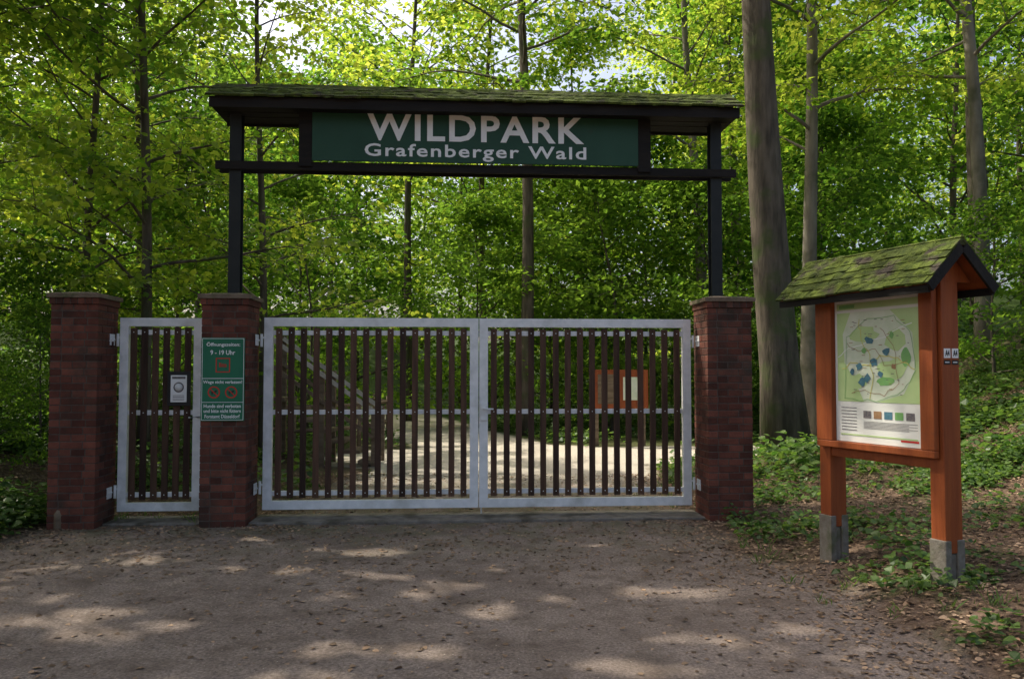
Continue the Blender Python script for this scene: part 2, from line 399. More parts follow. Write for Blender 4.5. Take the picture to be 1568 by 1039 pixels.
for k in range(70): GAPS.append((rg.uniform(-3,7),rg.uniform(11,18.5),rg.uniform(.3,.8),rg.uniform(.2,.5)))
GAPS=np.array(GAPS); GZ=Hf(GAPS[:,0],GAPS[:,1])
def in_gap(P):
    keep=np.zeros(len(P),bool)
    for (gx_,gy_,a,b),gz_ in zip(GAPS,GZ):
        t=(P[:,2]-gz_)/SUN.z
        dx=(P[:,0]-SUN.x*t-gx_)/(a+.05); dy=(P[:,1]-SUN.y*t-gy_)/(b+.05)
        r=dx*dx+dy*dy; an=np.arctan2(dy,dx)
        keep|=(r<(1+.3*np.sin(3*an+gx_*9)+.2*np.sin(5*an+gy_*7)))&(t>1)
    return keep
def xf(V,x,y,z,rz,s,sz):
    c,sn=math.cos(rz),math.sin(rz)
    return np.stack([s*(V[:,0]*c-V[:,1]*sn)+x,s*(V[:,0]*sn+V[:,1]*c)+y,V[:,2]*s*sz+z],-1)
def plant(kind,key,x,y,s=1,rz=None):
    rz=random.uniform(0,6.28) if rz is None else rz
    V,Lp,st,mi,sm,lv,keys=T[key]
    base=np.array((x,y,float(Hf(x,y))-.05))
    V2=xf(V,0,0,0,rz,s,random.uniform(.94,1.08)); lv2=np.clip(lv*.9+random.uniform(-.15,.22),0,1)
    ln=np.diff(np.append(st,len(Lp)))
    isleaf=(mi==1)
    ctr=V2[Lp[st]]*.5+V2[Lp[st+ln//2]]*.5+base
    drop=isleaf&in_gap(ctr)
    keepf=~drop
    lk=np.repeat(keepf,ln); ln2=ln[keepf]; st2=np.concatenate([[0],np.cumsum(ln2)[:-1]])
    Lk=Lp[lk]; used=np.unique(Lk); rm=np.full(len(V2),-1); rm[used]=np.arange(len(used))
    me=raw_mesh(kind,V2[used],rm[Lk],st2,mi[keepf],sm[keepf],lv2[keepf],keys)
    return obj(kind,me,tuple(base))

plant('beech_tree','big',4.55,13.6,1,0)
for k,x,y,s in [('maple_a',-7.0,13.4,1.0),('maple_b',-5.7,12.7,1.0),('maple_a',-9.2,12.0,.95),('maple_b',-4.7,15.4,.95),('maple_a',-10.8,15.0,1.1),
                ('maple_b',-8.0,17.5,1.05)]:
    plant('maple_tree',k,x,y,s)
for k,x,y,s in [('tall_b',.35,21,1.0),('tall_a',-3.4,27,1.0),('tall_a',-12.5,19,1.0),
                ('shade',-9.8,6.8,1.0),('shade',-7.8,10.4,.95),('shade',-7.2,2.6,.95),('shade',-13.0,10.0,1.1),('tall_b',-13.5,5.0,1.0),('shade',-6.6,6.3,1.0)]:  # 'shade': trees added out of view on the left to dapple the drive
    plant('oak_tree',k,x,y,s)
for k,x,y,s in [('pale',6.4,17.8,1.0),('pale',5.6,24,1.0),('pale',9.5,16.5,.9),('tall_b',12.0,21,1.0),('pale',8.2,29,1.1)]:
    plant('ash_tree',k,x,y,s)
for k,x,y,s in [('shrub_a',-6.4,15.8,1),('shrub_b',-8.9,11.6,.7),('shrub_a',-11,13,.9),('shrub_a',-4.8,19.2,1.1),('shrub_a',-7.5,20,1.2),('shrub_a',-1.0,23,1.2),
                ('shrub_a',2.6,21.5,1.25),('shrub_a',5.0,20.5,1.2),('shrub_a',7.6,20.5,1.3),('shrub_a',10,13.4,.7),('shrub_b',12,15.5,1.3),('shrub_b',8.6,11.6,.6),('shrub_b',8.0,13.6,.8),('shrub_b',7.2,9.4,.4),
                ('shrub_a',13,11.6,.9),('shrub_a',1.2,25,1.5),('shrub_a',-6.3,24,1.5),('shrub_a',4.2,26,1.6),('shrub_b',-7.4,11.4,.6),('shrub_b',-6.2,10.8,.5),('shrub_b',-6.0,9.4,.36),('shrub_b',-6.9,12.2,.7)]:
    plant('hazel_shrub',k,x,y,s)
rf=random.Random(21)
acc=[[],[],[],[],[],[]]; vo=0; lo_=0; KEYS=['bark','bark_l','leaf','leaf_d']
for row,(y0,n,w) in enumerate([(29,10,22),(36,14,30),(45,15,38),(56,15,48),(70,15,62)]):
    for i in range(n):
        x=-w+2*w*(i+.5)/n+rf.uniform(-1.2,1.2); y=y0+rf.uniform(-2,2)
        if abs(x+4)<2.2 and y<33: continue
        key=rf.choice(['far_a','far_b','far_a']); sc=rf.uniform(.9,1.2)
        if .03<x/y<.12: sc=.75
        V,Lp,st,mi,sm,lv,keys=T[key]
        V=xf(V,x,y,float(Hf(x,y)),rf.uniform(0,6.28),sc,1)
        rm=np.array([KEYS.index(k) for k in keys])
        acc[0].append(V);acc[1].append(Lp+vo);acc[2].append(st+lo_);acc[3].append(rm[mi]);acc[4].append(sm);acc[5].append(np.clip(lv*.8+rf.uniform(-.15,.3),0,1))
        vo+=len(V); lo_+=len(Lp)
obj('distant_forest',raw_mesh('distant_forest',*[np.concatenate(a) for a in acc],KEYS))

# ------------------------------------------------------------------ ground cover
def scatter(name,n,region,density,fn_key,leaf=(.04,.08),h=(.05,.2),per=14,seed=5,rad=.13):
    rs=np.random.default_rng(seed)
    x=rs.uniform(region[0],region[1],n); y=rs.uniform(region[2],region[3],n)
    k=rs.uniform(0,1,n)<density(x,y); x=x[k];y=y[k];n=len(x)
    z=Hf(x,y)
    ci=np.repeat(np.arange(n),per); K=len(ci)
    hh=rs.uniform(h[0],h[1],n)[ci]; a=rs.uniform(0,6.283,K); r=np.sqrt(rs.uniform(0,1,K))*rad*(.6+hh/h[1])
    P=np.stack([x[ci]+np.cos(a)*r,y[ci]+np.sin(a)*r,z[ci]+hh*rs.uniform(.15,1,K)*(1-.3*r/rad)],-1)
    Dr=np.stack([np.cos(a),np.sin(a),rs.uniform(-.4,.5,K)],-1); Nn=np.array([0,0,1.])+rs.normal(0,.4,(K,3))
    V,kk=leaves_arrays(P,Dr,Nn,rs.uniform(leaf[0],leaf[1],K),True,.42)
    me=merge_mesh(name,None,[(V,kk,fn_key,rs.uniform(0,1,K))],[fn_key]); return obj(name,me)
def vn(x,y,s=1.0,p=0):
    return .5+.25*(np.sin(x*1.9*s+p+1.3*np.sin(y*1.1*s))+np.sin(y*2.3*s-p+1.7*np.sin(x*.9*s+2)))
def off_path(x,y,m=.1): return (drive_d(x,y)<-m)
scatter('ground_ivy',20000,(2.3,13,3,16),lambda x,y: off_path(x,y,.15)*np.clip((vn(x,y,1.5)*1.5-.5)*np.where(x>5.0,1.6,.5)*np.where((y<6.8)&(x<4.2),.6,1)+np.where(x>5.6,.45,0),0,1)*(np.hypot(x-4.55,y-13.6)>.5),'ivy',leaf=(.035,.085),per=13,h=(.03,.24),rad=.12,seed=11)
scatter('bank_undergrowth',14000,(-14,-4.9,7.5,19),lambda x,y: off_path(x,y,.1)*np.clip(vn(x,y,.9,2)*1.5-.2,0,1)*~((x>-4.95)&(y<9.3)),'ivy',seed=12,h=(.05,.4),leaf=(.04,.10),rad=.16)
scatter('forest_floor_plants',8000,(-14,18,9.8,36),lambda x,y: off_path(x,y,.2)*np.clip(vn(x,y,.6,1)*1.2-.1,0,1)*~((x<-2.6)&(y<10.3)),'ivy',seed=13,h=(.1,.5),leaf=(.08,.16),rad=.3)
def grass(name,n,region,density,seed,L=(.08,.22)):
    rs=np.random.default_rng(seed)
    x=rs.uniform(region[0],region[1],n); y=rs.uniform(region[2],region[3],n)
    k=rs.uniform(0,1,n)<density(x,y); x=x[k];y=y[k]; n=len(x); ci=np.repeat(np.arange(n),12);K=len(ci)
    P=np.stack([x[ci]+rs.normal(0,.03,K),y[ci]+rs.normal(0,.03,K)],-1); P=np.column_stack([P,Hf(P[:,0],P[:,1])-.005])
    a=rs.uniform(0,6.283,K); Dr=np.stack([np.cos(a)*.55,np.sin(a)*.55,rs.uniform(.5,1.2,K)],-1)
    V,kk=leaves_arrays(P,Dr,rs.normal(0,1,(K,3)),rs.uniform(L[0],L[1],K),False,.04)
    me=merge_mesh(name,None,[(V,kk,'ivy',rs.uniform(.3,1,K))],['ivy']); return obj(name,me)
grass('grass_tufts',5200,(-6,7,3.2,13),lambda x,y: np.clip(1-np.abs(drive_d(x,y)+.25)/.7,0,1)*np.clip(vn(x,y,1.5,4)*1.5-.4,0,1)*.8*(y>5)*~((np.abs(y-9)<.5)&(np.abs(x+.3)<2.6)),31,L=(.05,.14))
def litter(name,n,region,dens,seed,size=(.02,.055),lift=.02):
    rs=np.random.default_rng(seed)
    x=rs.uniform(region[0],region[1],n); y=rs.uniform(region[2],region[3],n)
    k=rs.uniform(0,1,n)<dens(x,y); x=x[k];y=y[k];K=len(x)
    P=np.stack([x,y,Hf(x,y)+.006+rs.uniform(0,lift,K)*np.where(drive_d(x,y)>0,.25,1)],-1)
    a=rs.uniform(0,6.283,K); Dr=np.stack([np.cos(a),np.sin(a),rs.normal(0,.12,K)],-1)
    Nn=np.array([0,0,1.])+rs.normal(0,.22,(K,3))
    V,kk=leaves_arrays(P,Dr,Nn,rs.uniform(size[0],size[1],K),True,.33)
    me=merge_mesh(name,None,[(V,kk,'dry',rs.uniform(0,1,K))],['dry']); return obj(name,me)
litter('fallen_leaves',110000,(-9,9,2.2,13),lambda x,y: np.where(drive_d(x,y)>.3,.06+.25*np.clip(vn(x,y,1.2,3)-.45,0,1)+.15*(y>6.5)+.6*np.exp(-np.abs(drive_d(x,y)-.3)/.4),.95),41)

# ------------------------------------------------------------------ gate frame of reference
G0=(-.32,9.15,0); GR=math.radians(4.0)
def pillar(u0,u1,name):
    mb=MB(); v0,v1=-.46,.05; w=u1-u0; ztop=2.30
    g=.009; ch=.0745; inset=.004
    mb.span((u0+inset,v0+inset,-.3),(u1-inset,v1-inset,ztop),'mortar',lv=.5)
    n=int(ztop/ch)
    for c in range(-2,n+1):
        z0=c*ch+g/2; z1=min((c+1)*ch-g/2,ztop-.001)
        if z1<=z0: continue
        D_=.11
        def row(a,b,shift):
            L=.225; p=a-(L/2 if shift else 0); r=[]
            while p<b-.01:
                q=min(p+L,b); s=max(p,a)
                if q-s>.03: r.append((s+(g/2 if s>a else 0),q-(g/2 if q<b else 0)))
                p+=L
            return r
        j=lambda: random.uniform(-.002,.002)
        if c%2:
            for a,b in row(u0,u1,True):
                mb.span((a,v0+j(),z0),(b,v0+D_-g,z1),'brick'); mb.span((a,v1-D_+g,z0),(b,v1+j(),z1),'brick')
            for a,b in row(v0+D_,v1-D_,False):
                mb.span((u0+j(),a,z0),(u0+D_,b,z1),'brick'); mb.span((u1-D_,a,z0),(u1+j(),b,z1),'brick')
        else:
            for a,b in row(v0,v1,False):
                mb.span((u0+j(),a,z0),(u0+D_-g,b,z1),'brick'); mb.span((u1-D_+g,a,z0),(u1+j(),b,z1),'brick')
            for a,b in row(u0+D_,u1-D_,True):
                mb.span((a,v0+j(),z0),(b,v0+D_,z1),'brick'); mb.span((a,v1-D_,z0),(b,v1+j(),z1),'brick')
    k=7
    for i in range(k):
        a=u0-.015+(w+.03)*i/k; b=u0-.015+(w+.03)*(i+1)/k
        mb.span((a+.004,v0-.018,ztop+.001),(b-.004,v1+.018,ztop+.065),'brick')
    mb.span((u0-.01,v0-.012,ztop+.001),(u1+.01,v1+.012,ztop+.06),'mortar')
    e=.035; z=ztop+.066
    vs=[(u0-e,v0-e,z),(u1+e,v0-e,z),(u1+e,v1+e,z),(u0-e,v1+e,z),(u0-e,v0-e,z+.045),(u1+e,v0-e,z+.045),(u1+e,v1+e,z+.045),(u0-e,v1+e,z+.045),
        (u0+.1,v0+.1,z+.07),(u1-.1,v0+.1,z+.07),(u1-.1,v1-.1,z+.07),(u0+.1,v1-.1,z+.07)]
    mb.add(vs,[(3,2,1,0),(0,1,5,4),(1,2,6,5),(2,3,7,6),(3,0,4,7),(4,5,9,8),(5,6,10,9),(6,7,11,10),(7,4,8,11),(8,9,10,11)],'cap')
    return obj(name,mb.mesh(name),G0,GR,bevel=.004)
pillar(-4.45,-3.98,'brick_pillar'); pillar(-2.94,-2.47,'brick_pillar'); pillar(2.41,2.90,'brick_pillar')

def leaf(mb,u0,u1,n,z0=.11,z1=2.20,fw=.095):
    g='galv'; d=.06
    mb.span((u0,-d/2,z0),(u0+fw,d/2,z1),g); mb.span((u1-fw,-d/2,z0),(u1,d/2,z1),g)
    mb.span((u0+fw,-d/2+.002,z1-fw),(u1-fw,d/2-.002,z1),g); mb.span((u0+fw,-d/2+.002,z0),(u1-fw,d/2-.002,z0+fw),g)
    for z in (2.035,1.165,.285):
        mb.span((u0+fw,-.012,z-.026),(u1-fw,.018,z+.026),g)
    a=u0+fw; b=u1-fw; sp=(b-a)/n; sw=.066
    for i in range(n):
        x=a+sp*(i+.5)+random.uniform(-.003,.003)
        zt=2.085+random.uniform(-.004,.004)
        mb.span((x-sw/2,-.036,.235),(x+sw/2,-.013,zt),'slat')
        for z in (2.035,1.165,.285):
            mb.box((x,-.038,z),(.010,.004,.010),g)
def hinge(mb,u,side,z):
    mb.tube([(u,-.015,z-.07),(u,-.015,z+.07)],[.016,.016],'galv',n=10)
    mb.beam((u-side*.01,-.015,z+.03),(u+side*.05,-.015,z+.03),.02,.02,'galv')
    mb.box((u-side*.028,-.10,z+.0),(.008,.13,.12),'galv')
    for a in (-.04,.04): mb.tube([(u-side*.035,-.10+a,z),(u-side*.012,-.10+a,z)],[.011,.011],'galv',n=6)
gate=bpy.data.objects.new('double_gate',None); COL.objects.link(gate); gate.location=G0; gate.rotation_euler=(0,0,GR)
mb=MB(); leaf(mb,-2.40,-.055,16)
for z in (1.95,.35): hinge(mb,-2.43,1,z)
obj('left_leaf',mb.mesh('left_leaf'),parent=gate,bevel=.004)
mb=MB(); leaf(mb,-.045,2.35,16)
for z in (1.95,.35): hinge(mb,2.38,-1,z)
mb.span((-.03,-.052,1.07),(.035,-.031,1.26),'galv'); mb.tube([(.0,-.052,1.2),(.0,-.09,1.2),(.11,-.09,1.195)],[.009,.009,.009],'galv',n=8)
mb.tube([(-.02,.045,.02),(-.02,.045,.8)],[.009,.009],'galv',n=8)
obj('right_leaf',mb.mesh('right_leaf'),parent=gate,bevel=.004)
mb=MB(); leaf(mb,-3.93,-3.06,6,z0=.11,z1=2.19,fw=.09)
for z in (1.95,.32): hinge(mb,-3.955,1,z)
mb.span((-3.09,-.055,.95),(-3.03,-.031,1.22),'galv'); mb.tube([(-3.06,-.055,1.12),(-3.06,-.10,1.12),(-3.17,-.10,1.115)],[.01,.01,.01],'galv',n=8)
mb.span((-3.055,-.02,1.0),(-2.945,.0,1.08),'galv')
obj('pedestrian_gate',mb.mesh('pedestrian_gate'),G0,GR,bevel=.004)
np_=MB(); np_.span((-3.41,-.062,1.24),(-3.17,-.041,1.61),'black')
np_.span((-3.375,-.066,1.28),(-3.205,-.0625,1.57),'white')
pl=obj('notice_plate',np_.mesh('notice_plate'),G0,GR,bevel=.002)
mb=MB(); mb.tube([(-3.29,-.0662,1.44),(-3.29,-.0675,1.44)],[.055,.055],'mapt',n=20); mb.tube([(-3.29,-.0676,1.44),(-3.29,-.0685,1.44)],[.042,.042],'white',n=20)
for i in range(4): mb.span((-3.35,-.0672,1.30+i*.016),(-3.23,-.0662,1.306+i*.016),'mapt')
mb.span((-3.36,-.0672,1.53),(-3.22,-.0662,1.555),'mapt')
o=obj('print',mb.mesh('print')); o.parent=pl

mb=MB()
mb.span((-2.465,-.36,-.2),(2.405,.16,.035),'conc'); mb.span((-3.97,-.30,-.2),(-2.95,.16,.032),'conc')
obj('concrete_threshold',mb.mesh('concrete_threshold'),G0,GR,bevel=.012)

sg=bpy.data.objects.new('opening_hours_sign',None); COL.objects.link(sg); sg.location=G0; sg.rotation_euler=(0,0,GR)
yv=-.47
mb=MB(); a,b=-2.932,-2.492; z0,z1=1.10,1.96
mb.span((a,yv-.008,z0),(b,yv+.002,z1),'green2')
y=yv-.0095
for p in ((a+.008,z0+.008,b-.008,z0+.012),(a+.008,z1-.012,b-.008,z1-.008),(a+.008,z0+.012,a+.012,z1-.012),(b-.012,z0+.012,b-.008,z1-.012),
          (a+.012,1.535,b-.012,1.54),(a+.012,1.29,b-.012,1.294)):
    mb.span((p[0],y,p[1]),(p[2],yv-.0078,p[3]),'white')
for p in ((-2.785,1.60,-2.64,1.610),(-2.785,1.74,-2.64,1.75),(-2.785,1.610,-2.775,1.74),(-2.65,1.610,-2.64,1.74)):
    mb.span((p[0],y,p[1]),(p[2],yv-.0078,p[3]),'red')
for cx in (-2.80,-2.625):
    cz=1.395; ns=28; vs=[];fs=[]
    for r_ in (.062,.050):
        for i in range(ns): t=2*math.pi*i/ns; vs.append((cx+r_*math.cos(t),y-.0004,cz+r_*math.sin(t)))
    fs=[(i,(i+1)%ns,ns+(i+1)%ns,ns+i) for i in range(ns)]
    mb.add(vs,fs,'red')
    mb.beam((cx-.036,y-.0012,cz+.036),(cx+.036,y-.0012,cz-.036),.001,.009,'red')
    mb.span((cx-.026,y-.0006,cz-.008),(cx+.018,y-.0003,cz+.010),'black'); mb.span((cx+.012,y-.0006,cz+.004),(cx+.03,y-.0003,cz+.02),'black')
    for q in (-.024,-.014,.006,.014): mb.span((cx+q,y-.0006,cz-.026),(cx+q+.005,y-.0003,cz-.008),'black')
obj('panel',mb.mesh('panel'),parent=sg)
def tx(n,s,x0,x1,z0_,z1_,k='white'): text(n,s,x0,x1,z0_,z1_,y+.001,k,sg,.002,.01)
tx('t1','\u00d6ffnungszeiten:',-2.88,-2.54,1.86,1.915)
tx('t2','9 - 19 Uhr',-2.84,-2.59,1.782,1.83)
tx('t3','Wege nicht verlassen!',-2.91,-2.515,1.475,1.518)
tx('t4','Bitte',-2.75,-2.675,1.655,1.70,'red')
tx('t5','Hunde sind verboten',-2.90,-2.525,1.235,1.272)
tx('t6','und bitte nicht f\u00fcttern',-2.90,-2.525,1.185,1.222)
tx('t7','Forstamt D\u00fcsseldorf',-2.89,-2.535,1.128,1.166)

# ------------------------------------------------------------------ entrance sign
es=bpy.data.objects.new('park_entrance_sign',None); COL.objects.link(es); es.location=G0; es.rotation_euler=(0,0,GR)
mb=MB()
for u in (-2.67,2.585):
    zt=4.56; w=.125; v=-.21
    mb.span((u-w/2,v-w/2,2.40),(u+w/2,v-w/2+.012,zt),'post'); mb.span((u-w/2,v+w/2-.012,2.40),(u+w/2,v+w/2,zt),'post')
    mb.span((u-.006,v-w/2+.012,2.40),(u+.006,v+w/2-.012,zt),'post')
    mb.span((u-.10,v-.10,2.405),(u+.10,v+.10,2.42),'post')
obj('posts',mb.mesh('posts'),parent=es,bevel=.003)
mb=MB()
for v in (-.295,-.125):
    mb.span((-2.87,v-.02,3.765),(2.80,v+.02,3.855),'darkwood')
    mb.span((-2.80,v-.02,4.375),(2.70,v+.02,4.47),'darkwood')
mb.span((-1.99,-.342,3.80),(-1.85,-.34+.09,4.45),'darkwood'); mb.span((1.69,-.342,3.80),(1.83,-.34+.09,4.45),'darkwood')
obj('rails',mb.mesh('rails'),parent=es,bevel=.004)
mb=MB(); mb.span((-1.848,-.352,3.862),(1.688,-.33,4.46),'green')
obj('board',mb.mesh('board'),parent=es,bevel=.003)
text('title','WILDPARK',-1.265,1.085,4.09,4.385,-.352,'white',es,.006,.022,1.12)
text('subtitle','Grafenberger Wald',-1.29,1.11,3.878,4.058,-.352,'white',es,.005,.016,1.15)
mb=MB()
ua,ub=-2.87,2.76; ve=-.56; vb=.14; vr=-.21; zr=4.685; ze=4.47
mb.span((ua,ve,ze-.115),(ub,ve+.03,ze-.005),'darkwood'); mb.span((ua,vb-.03,ze-.115),(ub,vb,ze-.005),'darkwood')
mb.span((ua+.003,ve+.031,ze-.09),(ub-.003,vb-.031,ze-.065),'darkwood')
for u in (ua,ub-.03):
    mb.add([(u,ve+.032,ze-.06),(u,vb-.032,ze-.06),(u,vr,zr-.03),(u+.03,ve+.032,ze-.06),(u+.03,vb-.032,ze-.06),(u+.03,vr,zr-.03)],[(0,1,2),(3,5,4),(0,3,4,1),(1,4,5,2),(2,5,3,0)],'darkwood')
def shingles(mb,u0,u1,v_e,z_e,v_r,z_r,rows,wmean,key,thick=.018,over=.03,jit=.012):
    dv=(v_r-v_e); dz=(z_r-z_e); Ls=math.hypot(dv,dz); sx=dv/Ls; sz=dz/Ls; nv=-sz*(1 if dv>0 else -1); nz_=abs(sx)
    for r in range(rows):
        s0=Ls*r/rows-over-random.uniform(0,.004); s1=Ls*(r+1)/rows+.03
        p=u0+random.uniform(-.03,0)-(wmean/2 if r%2 else 0)
        while p<u1:
            w=wmean*random.uniform(.75,1.25); a=max(p,u0); b=min(p+w-.004,u1); p+=w
            if b-a<.02: continue
            j=random.uniform(-jit,jit); h0=.010*1+thick+random.uniform(0,.008); h1=.006
            vs=[]
            for (uu) in (a,b):
                for (s,h) in ((s0+j,h0-thick),(s0+j,h0),(s1,h1+thick*.6),(s1,h1-thick*.4)):
                    vs.append((uu,v_e+sx*s+nv*h,z_e+sz*s+nz_*h))
            mb.add(vs,[(0,1,2,3),(7,6,5,4),(0,4,5,1),(1,5,6,2),(2,6,7,3),(3,7,4,0)],key)
def moss_clumps(mb,u0,u1,v_e,z_e,v_r,z_r,n,r=(.02,.06)):
    sgn=1 if v_r>v_e else -1
    L=math.hypot(v_r-v_e,z_r-z_e); sx=(v_r-v_e)/L; sz=(z_r-z_e)/L; nv=-sz*sgn; nz_=abs(sx)
    for i in range(n):
        u=random.uniform(u0+.03,u1-.03); s=random.uniform(.0,L); R=random.uniform(*r); h=R*random.uniform(.3,.6)
        vs=[]; k=7
        for ring,(rr,hh) in enumerate(((1,0),(.7,.7))):
            for j in range(k):
                a=6.283*j/k; q=R*rr*random.uniform(.75,1.2)
                du=q*math.cos(a)*1.4; ds=q*math.sin(a); H_=.014+h*hh
                vs.append((u+du,v_e+sx*(s+ds)+nv*H_,z_e+sz*(s+ds)+nz_*H_))
        vs.append((u,v_e+sx*s+nv*(h+.014),z_e+sz*s+nz_*(h+.014)))
        fs=[(j,(j+1)%k,k+(j+1)%k,k+j) for j in range(k)]+[(k+j,k+(j+1)%k,2*k) for j in range(k)]
        mb.add(vs,fs,'moss',smooth=True)
shingles(mb,ua-.03,ub+.03,ve,ze,vr,zr,3,.16,'moss',.022,.045,.02)
shingles(mb,ua-.03,ub+.03,vb,ze,vr,zr,3,.16,'moss',.022,.045,.02)
moss_clumps(mb,ua,ub,ve,ze,vr,zr,480,(.02,.07)); moss_clumps(mb,ua,ub,vb,ze,vr,zr,160,(.02,.06))
for i in range(24):
    a=ua-.03+(ub-ua+.06)*i/24; b=ua-.03+(ub-ua+.06)*(i+1)/24-.006; h=random.uniform(0,.016)
    mb.add([(a,vr-.075,zr-.03+h),(b,vr-.075,zr-.03+h),(b,vr,zr+.032+h),(a,vr,zr+.032+h),(a,vr+.075,zr-.03+h),(b,vr+.075,zr-.03+h)],[(0,1,2,3),(3,2,5,4),(0,3,4),(1,5,2),(0,4,5,1)],'moss')
obj('roof',mb.mesh('roof'),parent=es)

# ------------------------------------------------------------------ map notice board
NR=math.atan2(-.93,.37)
nb=bpy.data.objects.new('map_notice_board',None); COL.objects.link(nb); nb.location=(3.0,5.72,0); nb.rotation_euler=(0,0,NR)
mb=MB()
for x,pw in ((0,.06),(-1.07,.06)):
    mb.span((x-pw,-.065,.36),(x+pw,.095,2.24),'orange')
    mb.span((x-pw-.008,-.075,-.15),(x+pw+.008,-.02,.45),'foot'); mb.span((x-pw-.008,.04,-.15),(x+pw+.008,.105,.45),'foot')
    mb.span((x-pw+.01,-.019,-.15),(x+pw-.01,.039,.355),'foot')
mb.span((-1.01,-.055,.93),(-.061,.05,1.005),'orange')
mb.span((-1.10,-.12,1.007),(.03,-.072,1.06),'orange')
mb.span((-1.10,-.12,2.18),(.03,-.072,2.235),'orange')
mb.span((-1.10,-.121,1.06),(-.925,-.072,2.18),'orange'); mb.span((-.085,-.121,1.06),(.03,-.072,2.18),'orange')
mb.span((-1.0,-.068,1.01),(-.062,-.03,2.22),'orange')
mb.span((-1.145,-.06,2.16),(-.07,.07,2.26),'orange')
obj('frame',mb.mesh('frame'),parent=nb,bevel=.006)
mb=MB()
x0,x1,zz0,zz1=-.922,-.088,1.063,2.177; yy=-.074
mb.span((x0,yy-.006,zz0),(x1,yy,zz1),'paper')
W=x1-x0;Hh=zz1-zz0
def poly(pts,k,l):
    mb.add([(x0+W*a,yy-.006-.0008*l,zz0+Hh*b) for a,b in pts],[tuple(range(len(pts)))],k)
def blob(cx,cy,rx,ry,k,l,n=14,jit=.2,seed=0):
    rr=random.Random(seed); poly([(cx+rx*(1+rr.uniform(-jit,jit))*math.cos(2*math.pi*i/n),cy+ry*(1+rr.uniform(-jit,jit))*math.sin(2*math.pi*i/n)) for i in range(n)],k,l)
poly([(.03,.28),(.97,.28),(.97,.90),(.03,.90)],'mapg3',2)
poly([(.03,.28),(.35,.28),(.25,.42),(.12,.55),(.10,.75),(.2,.90),(.03,.90)],'mapg1',2.5)
poly([(.97,.28),(.97,.90),(.66,.90),(.9,.74),(.93,.5),(.8,.34),(.5,.28)],'mapg1',2.5)
poly([(.03,.92),(.97,.92),(.97,.965),(.03,.965)],'mapg1',2)
poly([(.06,.93),(.25,.93),(.25,.955),(.06,.955)],'mapg2',3)
blob(.68,.50,.17,.07,'mapg1',4,seed=1); blob(.36,.74,.16,.06,'mapg1',4,seed=2); blob(.28,.42,.11,.05,'mapg1',4,seed=3); blob(.72,.70,.12,.07,'mapg1',4,seed=4); blob(.60,.42,.10,.03,'mapg2',4.5,seed=5); blob(.83,.58,.05,.06,'mapg2',4.5,seed=6)
def line(pts,w,k,l):
    for (a,b),(c,d) in zip(pts[:-1],pts[1:]):
        dx,dy=(c-a)*W,(d-b)*Hh; L=math.hypot(dx,dy); px,py=-dy/L*w/2/W,dx/L*w/2/Hh
        poly([(a+px,b+py),(a-px,b-py),(c-px,d-py),(c+px,d+py)],k,l)
def wavy(pts,seed,a=.012):
    rr=random.Random(seed); out=[]
    for p,q in zip(pts[:-1],pts[1:]):
        for i in range(4): t=i/4; out.append((p[0]+(q[0]-p[0])*t+rr.uniform(-a,a),p[1]+(q[1]-p[1])*t+rr.uniform(-a,a)))
    return out+[pts[-1]]
line(wavy([(.1,.5),(.22,.56),(.4,.52),(.55,.6),(.75,.58),(.92,.5)],1),.008,'mapy',5)
line(wavy([(.3,.84),(.33,.7),(.42,.6),(.47,.45),(.42,.3)],2),.007,'mapy',5.5)
line(wavy([(.12,.3),(.5,.29),(.8,.36),(.93,.5),(.88,.74),(.7,.86),(.4,.84),(.14,.72),(.12,.3)],3),.004,'mapg2',6)
line(wavy([(.05,.60),(.2,.66),(.5,.70),(.9,.80)],4),.006,'white',5.2)
line(wavy([(.2,.33),(.35,.36),(.6,.33),(.75,.42),(.7,.65),(.55,.78)],5),.004,'maph',5.8)
line(wavy([(.15,.68),(.3,.62),(.5,.64),(.6,.52),(.85,.56)],6),.004,'maph',5.9)
rq=random.Random(4)
for i in range(46):
    a,b=rq.uniform(.15,.88),rq.uniform(.33,.84); w_=rq.uniform(.01,.03); poly([(a,b),(a+w_*1.6,b),(a+w_*1.6,b+.004),(a,b+.004)],rq.choice(['mapt','maph','mapt']),7.5)
for i,(a,b) in enumerate([(.3,.52),(.36,.63),(.47,.55),(.55,.47),(.62,.62),(.7,.52),(.42,.70),(.68,.73),(.33,.42),(.22,.49),(.39,.44)]):
    blob(a,b,.030 if i%2 else .042,.020 if i%2 else .028,('mapb','mapg2','maph')[i%3] if i%2 else 'mapb',7,n=9,jit=.4,seed=i+9)
for i in range(5): poly([(.34+i*.12,.17),(.43+i*.12,.17),(.43+i*.12,.22),(.34+i*.12,.22)],('mapt','maph','mapb','mapg2','mapt')[i],3)
for i in range(6): poly([(.34,.10+i*.009),(.94 if i%2 else .85,.10+i*.009),(.94 if i%2 else .85,.103+i*.009),(.34,.103+i*.009)],'mapt',3)
for i in range(8): poly([(.07,.08+i*.022),(.26,.08+i*.022),(.26,.085+i*.022),(.07,.085+i*.022)],'mapt',3)
poly([(.06,.045),(.94,.045),(.94,.055),(.06,.055)],'mapg1',3); poly([(.76,.03),(.95,.03),(.95,.042),(.76,.042)],'red',3)
obj('map',mb.mesh('map'),parent=nb)
mb=MB(); xe=.0615
for yc in (-.02,.055): 
    mb.span((xe-.001,yc-.03,1.70),(xe+.001,yc+.03,1.765),'white'); mb.span((xe-.001,yc-.03,1.655),(xe+.001,yc+.03,1.685),'black')
    mb.span((xe+.0005,yc-.022,1.667),(xe+.002,yc+.018,1.673),'white')
obj('trail_marks',mb.mesh('trail_marks'),parent=nb)
